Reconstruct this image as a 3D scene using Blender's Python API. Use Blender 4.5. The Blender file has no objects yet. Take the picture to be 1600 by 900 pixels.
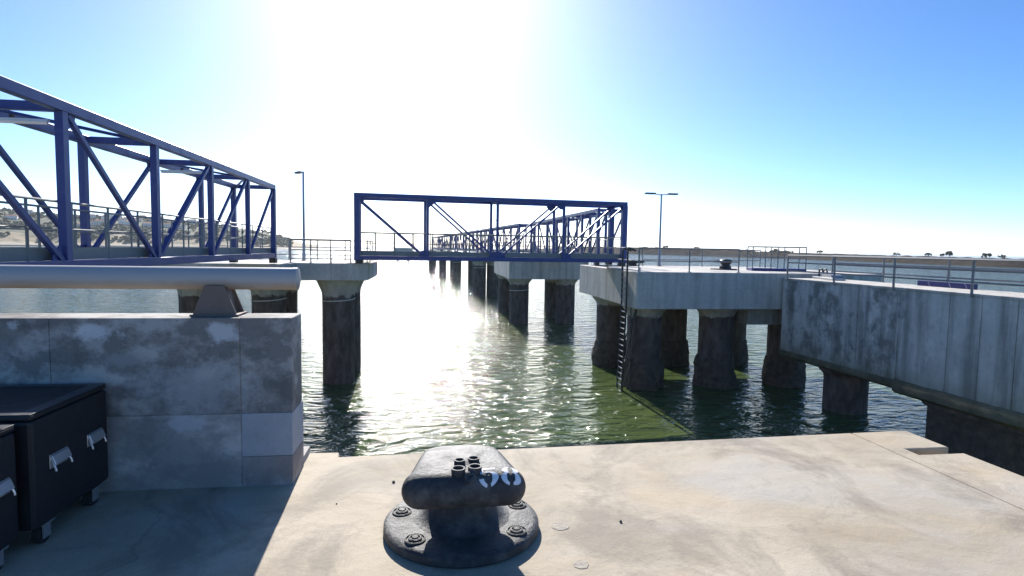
import bpy, bmesh, math, random
from math import sin, cos, tan, atan, pi, radians, sqrt, floor
from mathutils import Vector, Matrix, noise
from mathutils.bvhtree import BVHTree
random.seed(7)
scene = bpy.context.scene
col = scene.collection

# ------------------------------------------------------------------ camera
F = 900.0                                    # focal length in pixels of the 1600 px wide photograph
YAW, PITCH, ROLL, EYE = atan(126/900), atan(63/900), atan(.016), 1.6
fw = Vector((sin(YAW)*cos(PITCH), cos(YAW)*cos(PITCH), -sin(PITCH)))
r0 = Vector((cos(YAW), -sin(YAW), 0)); u0 = r0.cross(fw)
rt = cos(ROLL)*r0 + sin(ROLL)*u0; up = -sin(ROLL)*r0 + cos(ROLL)*u0
CAM = Vector((0, 0, EYE))
cd = bpy.data.cameras.new('camera'); cam = bpy.data.objects.new('camera', cd); col.objects.link(cam)
cd.sensor_width = 36; cd.lens = 36*F/1600; cd.clip_start = .05; cd.clip_end = 60000
m = Matrix((rt, up, -fw)).transposed().to_4x4(); m.translation = CAM
cam.matrix_world = m
scene.camera = cam
def ray(x, y): return fw + rt*((x-800)/F) + up*((450-y)/F)
def on_z(x, y, z): v = ray(x, y); return CAM + v*((z-EYE)/v.z)
def on_y(x, y, Y): v = ray(x, y); return CAM + v*(Y/v.y)
def on_x(x, y, X): v = ray(x, y); return CAM + v*(X/v.x)

# ------------------------------------------------------------------ light
SUN_EL, SUN_AZ = radians(29), radians(-2.9)          # azimuth from +Y, negative is to the left
world = bpy.data.worlds.new('World'); scene.world = world; world.use_nodes = True
wn = world.node_tree; bg = wn.nodes['Background']
sky = wn.nodes.new('ShaderNodeTexSky'); sky.sky_type = 'NISHITA'; sky.sun_disc = False
sky.sun_elevation = SUN_EL; sky.sun_rotation = SUN_AZ
sky.altitude = 0; sky.air_density = .58; sky.dust_density = .42; sky.ozone_density = 4.0
hs = wn.nodes.new('ShaderNodeHueSaturation'); hs.inputs['Saturation'].default_value = 1.18
wn.links.new(sky.outputs[0], hs.inputs['Color']); wn.links.new(hs.outputs[0], bg.inputs[0]); bg.inputs[1].default_value = .06
sl = bpy.data.lights.new('sun', 'SUN'); sl.energy = 2.65; sl.angle = radians(.53); sl.color = (1, .96, .90)
sun = bpy.data.objects.new('sun', sl); col.objects.link(sun)
sd = Vector((sin(SUN_AZ)*cos(SUN_EL), cos(SUN_AZ)*cos(SUN_EL), sin(SUN_EL)))
sun.rotation_euler = sd.to_track_quat('Z', 'Y').to_euler(); sun.location = (0, 0, 40)
scene.view_settings.view_transform = 'Standard'; scene.view_settings.look = 'None'
scene.view_settings.gamma = 1; scene.view_settings.exposure = 1.8; scene.view_settings.use_curve_mapping = False
scene.render.engine = 'CYCLES'; scene.cycles.use_denoising = True
scene.cycles.max_bounces = 8; scene.cycles.sample_clamp_indirect = 6

# ------------------------------------------------------------------ helpers
def tag(o, label=None, cat=None, group=None, kind=None):
    if label: o['label'] = label
    if cat: o['category'] = cat
    if group: o['group'] = group
    if kind: o['kind'] = kind
    return o
def empty(name, loc=(0, 0, 0), rz=0):
    o = bpy.data.objects.new(name, None); col.objects.link(o); o.location = loc; o.rotation_euler = (0, 0, rz)
    o.empty_display_size = .2
    return o
def copy_tree(o, parent=None):
    c = o.copy(); col.objects.link(c); c.parent = parent
    for ch in list(o.children): copy_tree(ch, c)
    return c
class MB:
    def __init__(s): s.v = []; s.f = []
    def add(s, vs, fs):
        b = len(s.v); s.v += [tuple(v) for v in vs]; s.f += [tuple(i+b for i in f) for f in fs]; return s
    def box(s, x0, x1, y0, y1, z0, z1):
        vs = [(x, y, z) for z in (z0, z1) for y in (y0, y1) for x in (x0, x1)]
        return s.add(vs, [(0, 2, 3, 1), (4, 5, 7, 6), (0, 1, 5, 4), (2, 6, 7, 3), (0, 4, 6, 2), (1, 3, 7, 5)])
    def beam(s, p, q, w, h, ref=(0, 0, 1)):
        p, q = Vector(p), Vector(q); d = (q-p).normalized(); ref = Vector(ref)
        if abs(d.dot(ref)) > .98: ref = Vector((1, 0, 0))
        a = d.cross(ref).normalized()*(w/2); b = a.cross(d).normalized()*(h/2)
        vs = [e+i*a+j*b for e in (p, q) for i, j in ((-1, -1), (1, -1), (1, 1), (-1, 1))]
        return s.add(vs, [(0, 1, 2, 3), (7, 6, 5, 4), (0, 4, 5, 1), (1, 5, 6, 2), (2, 6, 7, 3), (3, 7, 4, 0)])
    def tube(s, pts, r, n=8, cap=True):
        pts = [Vector(p) for p in pts]; rings = []
        for i, p in enumerate(pts):
            d = (pts[min(i+1, len(pts)-1)] - pts[max(i-1, 0)]).normalized()
            ref = Vector((0, 0, 1)) if abs(d.z) < .95 else Vector((1, 0, 0))
            a = d.cross(ref).normalized(); b = a.cross(d)
            rr = r[i] if isinstance(r, (list, tuple)) else r
            rings.append([p + (a*cos(2*pi*k/n) + b*sin(2*pi*k/n))*rr for k in range(n)])
        vs = [v for rg in rings for v in rg]
        fs = [(i*n+k, i*n+(k+1) % n, (i+1)*n+(k+1) % n, (i+1)*n+k) for i in range(len(pts)-1) for k in range(n)]
        if cap: fs += [tuple(range(n))[::-1], tuple((len(pts)-1)*n+k for k in range(n))]
        return s.add(vs, fs)
    def lathe(s, prof, c=(0, 0, 0), n=24, cap=True, jit=None):
        vs = []
        for (r, z) in prof:
            for k in range(n):
                a = 2*pi*k/n; rr = r + (jit(a, z, r) if jit else 0)
                vs.append((c[0]+rr*cos(a), c[1]+rr*sin(a), c[2]+z))
        fs = [(i*n+k, i*n+(k+1) % n, (i+1)*n+(k+1) % n, (i+1)*n+k) for i in range(len(prof)-1) for k in range(n)]
        if cap: fs += [tuple(range(n))[::-1], tuple((len(prof)-1)*n+k for k in range(n))]
        return s.add(vs, fs)
    def prism(s, poly, z0, z1):
        n = len(poly)
        vs = [(x, y, z0) for x, y in poly] + [(x, y, z1) for x, y in poly]
        return s.add(vs, [tuple(range(n))[::-1], tuple(range(n, 2*n))] + [(i, (i+1) % n, n+(i+1) % n, n+i) for i in range(n)])
    def build(s, name, mat, parent=None, smooth=False, bevel=0, seg=2):
        me = bpy.data.meshes.new(name); me.from_pydata(s.v, [], s.f)
        bm = bmesh.new(); bm.from_mesh(me); bmesh.ops.recalc_face_normals(bm, faces=bm.faces); bm.to_mesh(me); bm.free()
        me.materials.append(mat)
        o = bpy.data.objects.new(name, me); col.objects.link(o); o.parent = parent
        if smooth:
            for p in me.polygons: p.use_smooth = True
            try: me.set_sharp_from_angle(angle=radians(38))
            except Exception: pass
        if bevel:
            b = o.modifiers.new('bevel', 'BEVEL'); b.width = bevel; b.segments = seg; b.limit_method = 'ANGLE'
        return o

# ------------------------------------------------------------------ materials
class NT:
    def __init__(s, name):
        s.m = bpy.data.materials.new(name); s.m.use_nodes = True; s.t = s.m.node_tree
        s.p = s.t.nodes['Principled BSDF']; s.out = s.t.nodes['Material Output']
        s.tc = s.t.nodes.new('ShaderNodeTexCoord'); s.geo = s.t.nodes.new('ShaderNodeNewGeometry')
    def n(s, typ, **kw):
        nd = s.t.nodes.new('ShaderNode'+typ)
        for k, v in kw.items(): setattr(nd, k, v)
        return nd
    def l(s, a, b): s.t.links.new(a, b)
    def pos(s, scale=(1, 1, 1), world=True):
        mp = s.n('Mapping'); mp.inputs['Scale'].default_value = scale
        s.l(s.geo.outputs['Position'] if world else s.tc.outputs['Object'], mp.inputs[0]); return mp.outputs[0]
    def noise(s, scale, detail=5, rough=.55, vec=None, dist=0):
        nd = s.n('TexNoise'); nd.inputs['Scale'].default_value = scale; nd.inputs['Detail'].default_value = detail
        nd.inputs['Roughness'].default_value = rough; nd.inputs['Distortion'].default_value = dist
        s.l(vec if vec else s.pos(), nd.inputs['Vector']); return nd.outputs[0]
    def ramp(s, fac, *stops):
        nd = s.n('ValToRGB'); e = nd.color_ramp.elements
        while len(e) < len(stops): e.new(.5)
        for i, (p, c) in enumerate(stops):
            e[i].position = p; e[i].color = (c, c, c, 1) if isinstance(c, (int, float)) else (*c, 1)
        s.l(fac, nd.inputs[0]); return nd.outputs[0]
    def mix(s, fac, a, b, mode='MIX'):
        nd = s.n('MixRGB', blend_type=mode)
        for i, x in enumerate((fac, a, b)):
            if hasattr(x, 'links') or hasattr(x, 'is_linked'): s.l(x, nd.inputs[i])
            elif isinstance(x, (int, float)): nd.inputs[i].default_value = x if i == 0 else (x, x, x, 1)
            else: nd.inputs[i].default_value = (*x, 1)
        return nd.outputs[0]
    def math(s, op, a, b=0.):
        nd = s.n('Math', operation=op)
        for i, x in enumerate((a, b)):
            if isinstance(x, (int, float)): nd.inputs[i].default_value = x
            else: s.l(x, nd.inputs[i])
        return nd.outputs[0]
    def sep(s, vec):
        nd = s.n('SeparateXYZ'); s.l(vec, nd.inputs[0]); return nd.outputs
    def bump(s, h, strength=.3, dist=.02, prev=None):
        nd = s.n('Bump'); nd.inputs['Strength'].default_value = strength; nd.inputs['Distance'].default_value = dist
        s.l(h, nd.inputs['Height'])
        if prev: s.l(prev, nd.inputs['Normal'])
        return nd.outputs[0]
    def fin(s, color=None, rough=None, normal=None, metal=0, spec=.5):
        for k, x in (('Base Color', color), ('Roughness', rough), ('Normal', normal)):
            if x is None: continue
            if isinstance(x, (int, float)): s.p.inputs[k].default_value = x
            elif isinstance(x, tuple): s.p.inputs[k].default_value = (*x, 1)
            else: s.l(x, s.p.inputs[k])
        s.p.inputs['Metallic'].default_value = metal; s.p.inputs['Specular IOR Level'].default_value = spec
        return s.m

def concrete(name, light, dark, stain=.5, streak=False, patch=None, green=None, rough=.85, sc=1.0, spec=.35):
    """weathered concrete: two tones, blotches, optional vertical run-off streaks and pale patches"""
    t = NT(name)
    a = t.ramp(t.noise(1.1*sc, 8, .6), (.3, 0.), (.72, 1.))
    c = t.mix(a, dark, light)
    c = t.mix(t.math('MULTIPLY', t.ramp(t.noise(6*sc, 6, .7), (.42, 0.), (.7, 1.)), .35), c, tuple(x*.62 for x in dark))
    if streak:
        st = t.ramp(t.noise(2.2, 5, .6, t.pos((1, 1, .09))), (.46, 0.), (.66, 1.))
        c = t.mix(t.math('MULTIPLY', st, stain), c, tuple(x*.3 for x in dark))
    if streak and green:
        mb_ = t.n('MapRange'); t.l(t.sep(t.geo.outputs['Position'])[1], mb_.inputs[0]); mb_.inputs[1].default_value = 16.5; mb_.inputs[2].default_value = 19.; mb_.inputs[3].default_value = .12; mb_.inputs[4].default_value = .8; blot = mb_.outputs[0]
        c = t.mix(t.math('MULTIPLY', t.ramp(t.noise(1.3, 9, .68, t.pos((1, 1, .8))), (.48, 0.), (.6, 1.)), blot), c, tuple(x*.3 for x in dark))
    if patch:
        pm = t.ramp(t.noise(1.7*sc, 4, .5, t.pos((1, 1, 1.4)), .6), (.6, 0.), (.63, 1.))
        c = t.mix(t.math('MULTIPLY', pm, .75), c, patch)
    if green:
        z = t.sep(t.geo.outputs['Position'])[2]
        g = t.math('ADD', z, t.math('MULTIPLY', t.noise(1.5, 5), 1.1))
        gm = t.ramp(t.math('MULTIPLY_ADD', t.math('SUBTRACT', g, green[1]), 1.), (0, 0.), (1, 1.))
        mr = t.n('MapRange'); t.l(g, mr.inputs[0]); mr.inputs[1].default_value = green[1]; mr.inputs[2].default_value = green[2]
        mr.inputs[3].default_value = .9; mr.inputs[4].default_value = 0
        c = t.mix(mr.outputs[0], c, green[0])
    sp = t.noise(60, 3, .6)
    c = t.mix(t.math('MULTIPLY', t.ramp(sp, (.3, 1.), (.42, 0.)), .3), c, tuple(x*.5 for x in dark))
    b = t.bump(t.noise(9*sc, 8, .65), .35, .03); b = t.bump(t.noise(70, 4, .6), .3, .006, b)
    return t.fin(c, rough, b, 0, spec)
def paint(name, base, worn, rough=.4, wear=.25, metal=0, sc=6, bumpd=.004, spec=.5):
    t = NT(name)
    w = t.ramp(t.noise(sc, 7, .7), (.5, 0.), (.75, 1.))
    c = t.mix(t.math('MULTIPLY', w, wear), base, worn)
    r = t.mix(w, (rough,)*3, (min(1, rough+.25),)*3)
    return t.fin(c, r, t.bump(t.noise(45, 4, .6), .25, bumpd), metal, spec)

M = {}
# sun-bleached quay floor with trowel marks, ochre and grey stains
t = NT('quay_concrete')
v = t.pos((.8, 1.15, 1)); w1 = t.noise(1.1, 9, .66, v, .5)
c = t.mix(t.ramp(w1, (.3, 0.), (.7, 1.)), (.34, .28, .195), (.53, .455, .345))
c = t.mix(t.math('MULTIPLY', t.ramp(t.noise(.55, 6, .6, t.pos((1, 1.6, 1)), .9), (.5, 0.), (.66, 1.)), .55), c, (.41, .39, .355))
c = t.mix(t.math('MULTIPLY', t.ramp(t.noise(1.3, 8, .7, t.pos((1, .8, 1)), .7), (.48, 0.), (.62, 1.)), .75), c, (.24, .2, .155))
c = t.mix(t.math('MULTIPLY', t.ramp(t.noise(.9, 4, .5, t.pos((1, 1, 1))), (.58, 0.), (.75, 1.)), .45), c, (.5, .37, .21))
c = t.mix(t.math('MULTIPLY', t.ramp(t.noise(120, 3, .7), (.34, 1.), (.44, 0.)), .5), c, (.2, .17, .14))
vo = t.n('TexVoronoi', feature='DISTANCE_TO_EDGE'); vo.inputs['Scale'].default_value = .55
wv = t.n('MixRGB', blend_type='ADD'); wv.inputs[0].default_value = .5; t.l(t.pos(), wv.inputs[1]); nz_ = t.n('TexNoise'); nz_.inputs['Scale'].default_value = 2.2; nz_.inputs['Detail'].default_value = 7; t.l(t.pos(), nz_.inputs['Vector']); t.l(nz_.outputs[1], wv.inputs[2]); t.l(wv.outputs[0], vo.inputs['Vector'])
ck = t.math('MULTIPLY', t.ramp(vo.outputs[0], (.0, 1.), (.006, 0.)), t.ramp(t.noise(.8, 3), (.48, 0.), (.6, 1.)))
c = t.mix(t.math('MULTIPLY', ck, .35), c, (.13, .11, .09))
c = t.mix(t.math('MULTIPLY', t.ramp(t.noise(14, 6, .75), (.6, 0.), (.75, 1.)), .22), c, (.2, .18, .15))
b = t.bump(t.noise(3.2, 8, .65, t.pos((1, 1, 1)), .3), .25, .04); b = t.bump(t.noise(38, 7, .7), .26, .007, b)
M['quay'] = t.fin(c, .8, b, 0, .3)
M['plug'] = concrete('core_plug_mortar', (.46, .41, .33), (.36, .32, .26), sc=4)
M['edge'] = concrete('edge_beam_concrete', (.44, .42, .36), (.34, .32, .27))
def mottled(name, lo, hi, pale, pm=.62, amt=.8, spots=()):
    t = NT(name)
    c = t.mix(t.ramp(t.noise(2.4, 9, .68, t.pos((1, 1, 1.3))), (.45, 0.), (.55, 1.)), lo, hi)
    c = t.mix(t.math('MULTIPLY', t.ramp(t.noise(.8, 9, .66, t.pos((1.2, 1, 1.5))), (.47, 0.), (.54, 1.)), .6), c, tuple(x*.55 for x in lo))
    c = t.mix(t.math('MULTIPLY', t.ramp(t.noise(1.9, 7, .62, t.pos((1, 1, 1.2))), (pm, 0.), (pm+.025, 1.)), amt), c, pale)
    px_, _, pz_ = t.sep(t.geo.outputs['Position'])
    for (sx, sz, rx, rz_, colr, a_) in spots:                     # scraped and limewashed patches with ragged outlines
        ex = t.math('DIVIDE', t.math('SUBTRACT', px_, sx), rx); ez = t.math('DIVIDE', t.math('SUBTRACT', pz_, sz), rz_)
        d_ = t.math('SQRT', t.math('ADD', t.math('MULTIPLY', ex, ex), t.math('MULTIPLY', ez, ez)))
        d_ = t.math('ADD', d_, t.math('MULTIPLY', t.math('SUBTRACT', t.noise(4.5, 9, .74), .5), 3.6))
        c = t.mix(t.math('MULTIPLY', t.ramp(d_, (.5, 1.), (1.05, 0.)), a_*.8), c, colr)
    c = t.mix(t.math('MULTIPLY', t.ramp(t.noise(22, 5, .7), (.62, 0.), (.7, 1.)), .5), c, tuple(x*.4 for x in lo))
    b = t.bump(t.noise(11, 8, .7), .4, .02)
    return t.fin(c, .85, b, 0, .3)
M['wall'] = mottled('parapet_concrete', (.21, .195, .18), (.43, .405, .375), (.62, .62, .61), .68, .6, ((-2.08, 1.03, 0.15, 0.07, (0.66, 0.66, 0.66), 0.9), (-1.33, 1.03, 0.13, 0.075, (0.64, 0.64, 0.65), 0.85), (-1.49, 0.67, 0.42, 0.16, (0.42, 0.405, 0.39), 0.8), (-1.9, 0.86, 0.2, 0.06, (0.36, 0.35, 0.34), 0.6), (-1.59, 0.44, 0.12, 0.06, (0.6, 0.6, 0.62), 0.7)))
M['coping'] = concrete('coping_concrete', (.46, .41, .34), (.3, .27, .23))
M['wall_low'] = mottled('parapet_base_concrete', (.38, .355, .33), (.56, .525, .485), (.6, .6, .6), .64, .5, ((-1.59, 0.44, 0.12, 0.06, (0.6, 0.6, 0.62), 0.7), (-1.49, 0.67, 0.42, 0.16, (0.42, 0.405, 0.39), 0.8)))
M['wall_pink'] = mottled('parapet_pinkish_concrete', (.34, .30, .28), (.48, .43, .40), (.55, .53, .5), .66, .5)
M['wall_fresh'] = concrete('parapet_repair_render', (.50, .50, .515), (.40, .40, .41))
M['pier'] = concrete('pier_concrete', (.64, .61, .555), (.48, .45, .405), .5, True)
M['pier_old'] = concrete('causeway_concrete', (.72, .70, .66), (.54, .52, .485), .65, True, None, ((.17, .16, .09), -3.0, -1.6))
M['ledge'] = concrete('slimy_ledge', (.2, .18, .12), (.08, .075, .045))
M['cap'] = concrete('capital_concrete', (.36, .33, .28), (.22, .2, .17), .5, True)
def pile_mat(name, zc):
    t = NT(name); z = t.sep(t.geo.outputs['Position'])[2]
    e = t.math('ADD', z, t.math('MULTIPLY', t.math('SUBTRACT', t.noise(2.6, 7, .68), .5), .75))
    mr = t.n('MapRange'); t.l(e, mr.inputs[0]); mr.inputs[1].default_value = zc-.03; mr.inputs[2].default_value = zc+.05
    dry = t.mix(t.ramp(t.noise(2.2, 6, .6, t.pos((1, 1, .15))), (.4, 0.), (.65, 1.)), (.46, .42, .37), (.3, .27, .235))
    wet = t.mix(t.ramp(t.noise(3, 7, .65, t.pos((1, 1, .4))), (.38, 0.), (.66, 1.)), (.075, .056, .048), (.17, .13, .112))
    wet = t.mix(t.math('MULTIPLY', t.ramp(t.noise(4.5, 7, .7), (.66, 0.), (.7, 1.)), .5), wet, (.3, .27, .24))
    return t.fin(t.mix(mr.outputs[0], wet, dry), .8, t.bump(t.noise(14, 8, .7), .5, .03), 0, .35)
M['pile'] = pile_mat('pile_concrete_near', -1.62)
M['pile_up'] = pile_mat('pile_concrete_upper', -.86)
M['growth'] = concrete('barnacle_growth', (.15, .115, .085), (.055, .042, .034), sc=4)
M['blue'] = paint('blue_paint', (.03, .048, .2), (.085, .10, .235), .42, .7, sc=3)
M['blue2'] = paint('navy_paint', (.022, .026, .14), (.05, .05, .14), .45, .3)
M['grey'] = paint('grey_green_paint', (.17, .19, .19), (.28, .28, .27), .5, .4)
M['galv'] = paint('galvanised_steel', (.36, .36, .37), (.22, .2, .18), .42, .5, .55)
M['railsteel'] = paint('railing_steel', (.23, .225, .225), (.16, .14, .125), .5, .5)
M['alu'] = paint('aluminium', (.6, .61, .63), (.4, .4, .4), .35, .3, .8)
M['rust'] = paint('rusty_brown_steel', (.16, .12, .10), (.09, .065, .05), .65, .6)
M['deckplate'] = paint('steel_deck', (.20, .21, .22), (.12, .12, .12), .55, .5)
t = NT('pipe_steel')
z = t.sep(t.geo.outputs['Position'])[2]
rz = t.math('ADD', z, t.math('MULTIPLY', t.noise(5, 6, .65, t.pos((.5, 1, 1))), .09))
mr = t.n('MapRange'); t.l(rz, mr.inputs[0]); mr.inputs[1].default_value = 1.345; mr.inputs[2].default_value = 1.40; mr.inputs[3].default_value = .8; mr.inputs[4].default_value = 0
M['pipe'] = t.fin(t.mix(mr.outputs[0], (.40, .39, .38), (.30, .22, .145)), .6, t.bump(t.noise(60, 4), .2, .004), .1)
t = NT('bollard_paint')
w = t.ramp(t.noise(9, 8, .7), (.45, 0.), (.7, 1.))
b = t.bump(t.noise(28, 8, .72), .7, .014); b = t.bump(t.noise(130, 4, .6), .35, .003, b)
M['bollard'] = t.fin(t.mix(w, (.04, .04, .043), (.13, .125, .115)), t.mix(w, .5, .74), b, 0, .30)
M['white'] = paint('white_stencil_paint', (.82, .82, .83), (.4, .4, .42), .7, .35, sc=40)
M['plywood'] = paint('black_case_laminate', (.012, .012, .015), (.03, .03, .034), .55, .4)
M['trim'] = paint('case_edge_trim', (.045, .045, .05), (.1, .1, .1), .42, .4)
M['rubber'] = paint('black_rubber', (.02, .02, .02), (.05, .045, .04), .8, .4)
M['chrome'] = paint('zinc_handle', (.62, .63, .65), (.45, .45, .45), .3, .2, .85)
M['dark'] = paint('dark_iron', (.035, .033, .033), (.09, .06, .045), .55, .5)
M['rope'] = paint('pale_band', (.6, .58, .54), (.4, .38, .34), .8, .5)
M['lens'] = paint('lamp_glass', (.55, .55, .52), (.5, .5, .5), .25, .1)
M['slash'] = paint('pale_slash_paint', (.5, .52, .6), (.3, .3, .4), .6, .4)
# sea
t = NT('sea_water')
P = t.pos()
h1 = t.noise(.35, 3, .5, t.pos((.6, 1.2, 1)), .4); h2 = t.noise(1.35, 3, .5, t.pos((.62, 1.25, 1)), .6); h3 = t.noise(5.0, 3, .55, t.pos((.7, 1.2, 1)), .3)
h = t.math('ADD', t.math('MULTIPLY', h1, .35), t.math('ADD', t.math('MULTIPLY', h2, .46), t.math('MULTIPLY', h3, .07)))
c = t.mix(t.ramp(t.noise(.12, 4, .6), (.35, 0.), (.65, 1.)), (.052, .088, .03), (.082, .108, .036))
M['water'] = t.fin(c, .05, t.bump(h, 1., .85), 0, .5); t.p.inputs['IOR'].default_value = 1.33
M['sand'] = concrete('beach_sand', (.52, .44, .33), (.4, .32, .22), sc=.05)
def terrain_mat():
    t = NT('hillside')
    z = t.sep(t.geo.outputs['Position'])[2]
    zz = t.math('ADD', z, t.math('MULTIPLY', t.noise(.03, 6, .6), 14))
    g = t.mix(t.ramp(t.noise(.05, 7, .6), (.4, 0.), (.65, 1.)), (.06, .075, .035), (.13, .13, .065))
    e = t.mix(t.ramp(t.noise(.04, 7, .65), (.45, 0.), (.6, 1.)), (.36, .27, .16), g)
    mr = t.n('MapRange'); t.l(zz, mr.inputs[0]); mr.inputs[1].default_value = 16; mr.inputs[2].default_value = 20
    mr2 = t.n('MapRange'); t.l(zz, mr2.inputs[0]); mr2.inputs[1].default_value = 4; mr2.inputs[2].default_value = 6.5
    c = t.mix(mr.outputs[0], e, g); c = t.mix(mr2.outputs[0], (.38, .32, .235), c)
    return t.fin(c, .95, t.bump(t.noise(.3, 6), .6, 1.))
M['hill'] = terrain_mat()
M['rock'] = concrete('breakwater_rock', (.06, .048, .038), (.028, .024, .02), sc=.3, rough=1., spec=.03)
def leaf(name, a, b, sc=.4):
    t = NT(name); return t.fin(t.mix(t.ramp(t.noise(sc, 4), (.35, 0.), (.65, 1.)), a, b), .8, None, 0, .2)
M['leaf'] = leaf('scrub_leaves', (.055, .075, .035), (.10, .115, .055), .08)
M['leaf2'] = leaf('pine_leaves', (.03, .045, .02), (.06, .075, .03))
M['bark'] = paint('bark', (.1, .07, .05), (.06, .045, .03), .9)
M['housewall'] = paint('white_render', (.72, .69, .64), (.6, .56, .5), .9, .3, sc=.3)
M['roof'] = paint('clay_roof', (.36, .17, .10), (.25, .12, .08), .9, .5, sc=.3)
M['pane'] = paint('window_pane', (.05, .06, .08), (.05, .05, .05), .2, .2)

# ------------------------------------------------------------------ setting: water, quay, shores
WZ = -5.1
S = 8000
tag(MB().add([(-S, -2000, WZ), (S, -2000, WZ), (S, S, WZ), (-S, S, WZ)], [(0, 1, 2, 3)]).build('water', M['water']), 'rippled green grey harbour water with sun glitter', 'water', kind='structure')

quay = MB().prism([(-30, -25), (3.715, -25), (3.715, 4.575), (-.69, 4.40), (-.70, 4.50), (-.93, 4.51), (-30, 4.51)], -7, 0).build('quay', M['quay'], bevel=.012)
tag(quay, 'sunlit beige concrete quay floor', 'quay', kind='structure')
eb = MB().prism([(3.724, -25), (4.28, -25), (4.28, 4.015), (3.875, 4.015), (3.875, 4.145), (4.28, 4.145), (4.28, 4.595), (3.724, 4.575)], -7, 0).build('edge_beam', M['quay'], quay, bevel=.012)
MB().box(3.88, 4.27, 4.02, 4.14, -6.9, -.16).build('recess_floor', M['quay'], quay)
for (x, y, r) in ((875, 822, .05), (908, 882, .04)):
    p = on_z(x, y, .0015)
    MB().lathe([(r, 0), (r*.96, .0008)], p, 20, jit=lambda a, z, r: .006*noise.noise((a*1.3, x, 0))).build('core_plug', M['plug'], quay)

# left shore: a curved strip of hill at about 850 m
def shore_h(px):                               # height of the ridge by bearing
    pts = [(-420, 46), (-100, 44), (0, 42), (120, 37), (250, 36), (330, 32), (400, 24), (440, 12), (475, 2), (500, 0)]
    for (a, ha), (b, hb) in zip(pts, pts[1:]):
        if px <= b: return ha + (hb-ha)*max(0, (px-a)/(b-a))
    return 0
ts = [-6, 0, 12, 28, 45, 70, 100, 140, 190, 250, 320, 420]
prof = [-.12, .02, .06, .09, .22, .33, .45, .62, .8, 1., 1.02, .9]
def shore_pt(px, t_, rel, nz=True):
    v = ray(px, 385); v = Vector((v.x, v.y)).normalized(); d = 860 + t_ + 20*noise.noise((px*.01, 0, 3))
    H = shore_h(px); z = WZ + rel*(H+6)
    if nz and t_ > 20: z += 4*noise.noise((px*.02, t_*.012, 0))*min(1, H/20)
    return Vector((v.x*d, v.y*d, z))
g = MB(); pxs = list(range(-420, 505, 9)); n = len(ts)
g.add([shore_pt(p, t_, r) for p in pxs for t_, r in zip(ts, prof)], [(i*n+j, (i+1)*n+j, (i+1)*n+j+1, i*n+j+1) for i in range(len(pxs)-1) for j in range(n-1)])
tag(g.build('hills', M['hill'], smooth=True), 'distant sandy shore and green hill across the water', 'hill', kind='structure')
def blob(mb, c, r, sq=.75, rnd=random):
    """irregular leafy clump"""
    ph = (1+sqrt(5))/2
    vs = [(-1, ph, 0), (1, ph, 0), (-1, -ph, 0), (1, -ph, 0), (0, -1, ph), (0, 1, ph), (0, -1, -ph), (0, 1, -ph), (ph, 0, -1), (ph, 0, 1), (-ph, 0, -1), (-ph, 0, 1)]
    fs = [(0, 11, 5), (0, 5, 1), (0, 1, 7), (0, 7, 10), (0, 10, 11), (1, 5, 9), (5, 11, 4), (11, 10, 2), (10, 7, 6), (7, 1, 8), (3, 9, 4), (3, 4, 2), (3, 2, 6), (3, 6, 8), (3, 8, 9), (4, 9, 5), (2, 4, 11), (6, 2, 10), (8, 6, 7), (9, 8, 1)]
    mb.add([Vector((a/1.9*r*rnd.uniform(.6, 1.25), b/1.9*r*rnd.uniform(.6, 1.25), d/1.9*r*sq*rnd.uniform(.6, 1.25)))+Vector(c) for a, b, d in vs], fs)
rnd = random.Random(3); g = MB()
for i in range(3600):
    px = rnd.uniform(-400, 455); t_ = rnd.choice((rnd.uniform(45, 120), rnd.uniform(60, 300)))
    if noise.noise((px*.012, t_*.02, 7)) < -.22: continue
    k = max(j for j in range(n) if ts[j] <= t_); rel = prof[k] + (prof[k+1]-prof[k])*(t_-ts[k])/(ts[k+1]-ts[k])
    p = shore_pt(px, t_, rel); s = rnd.uniform(1.4, 4.2)
    for q in range(3): blob(g, p+Vector((rnd.uniform(-s, s)*.7, rnd.uniform(-s, s)*.7, s*.4+rnd.uniform(-.2, .6)*s)), s*rnd.uniform(.5, .8), .75, rnd)
tag(g.build('scrub_woodland', M['leaf']), 'green scrub and trees covering the distant hill', 'woodland', kind='stuff')

# breakwater on the right, running away from 270 m to 880 m
bw = [(2150, 245), (1900, 275), (1600, 335), (1480, 395), (1380, 460), (1240, 590), (1120, 720), (1000, 860), (930, 1000), (860, 1300), (800, 1700)]
bwz = [-.6, -.5, -.3, -.1, .2, 1.2, 2.6, 4.2, 4.0, 1.5, -3]
g = MB(); rings = []
def bw_axis(u):
    i = min(int(u), len(bw)-2); f_ = u-i
    pa, pb = [Vector((*(ray(x, 390).xy*d_), 0)) for x, d_ in bw[i:i+2]]
    p = pa.lerp(pb, f_); dr = (pb-pa).normalized(); nrm = Vector((dr.y, -dr.x, 0))
    return p, nrm, bwz[i] + (bwz[i+1]-bwz[i])*f_
N = 260; cs = [(-13, -.25), (-8, .35), (-4.5, .8), (-2, 1.), (2.5, 1.), (6, .75), (14, -.3)]
for k in range(N+1):
    u = k/N*(len(bw)-1.001); p, nr, zt = bw_axis(u)
    for j, (o_, r_) in enumerate(cs):
        q = p + nr*o_; q.z = WZ + r_*(zt-WZ) + .8*noise.noise((q.x*.16, q.y*.16, j*3.1)); g.v.append(tuple(q))
nc = len(cs); g.f = [(k*nc+j, (k+1)*nc+j, (k+1)*nc+j+1, k*nc+j+1) for k in range(N) for j in range(nc-1)]
tag(g.build('breakwater', M['rock']), 'long low brown rock breakwater across the water at right', 'breakwater', kind='structure')
g = MB(); rnd = random.Random(5)
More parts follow.
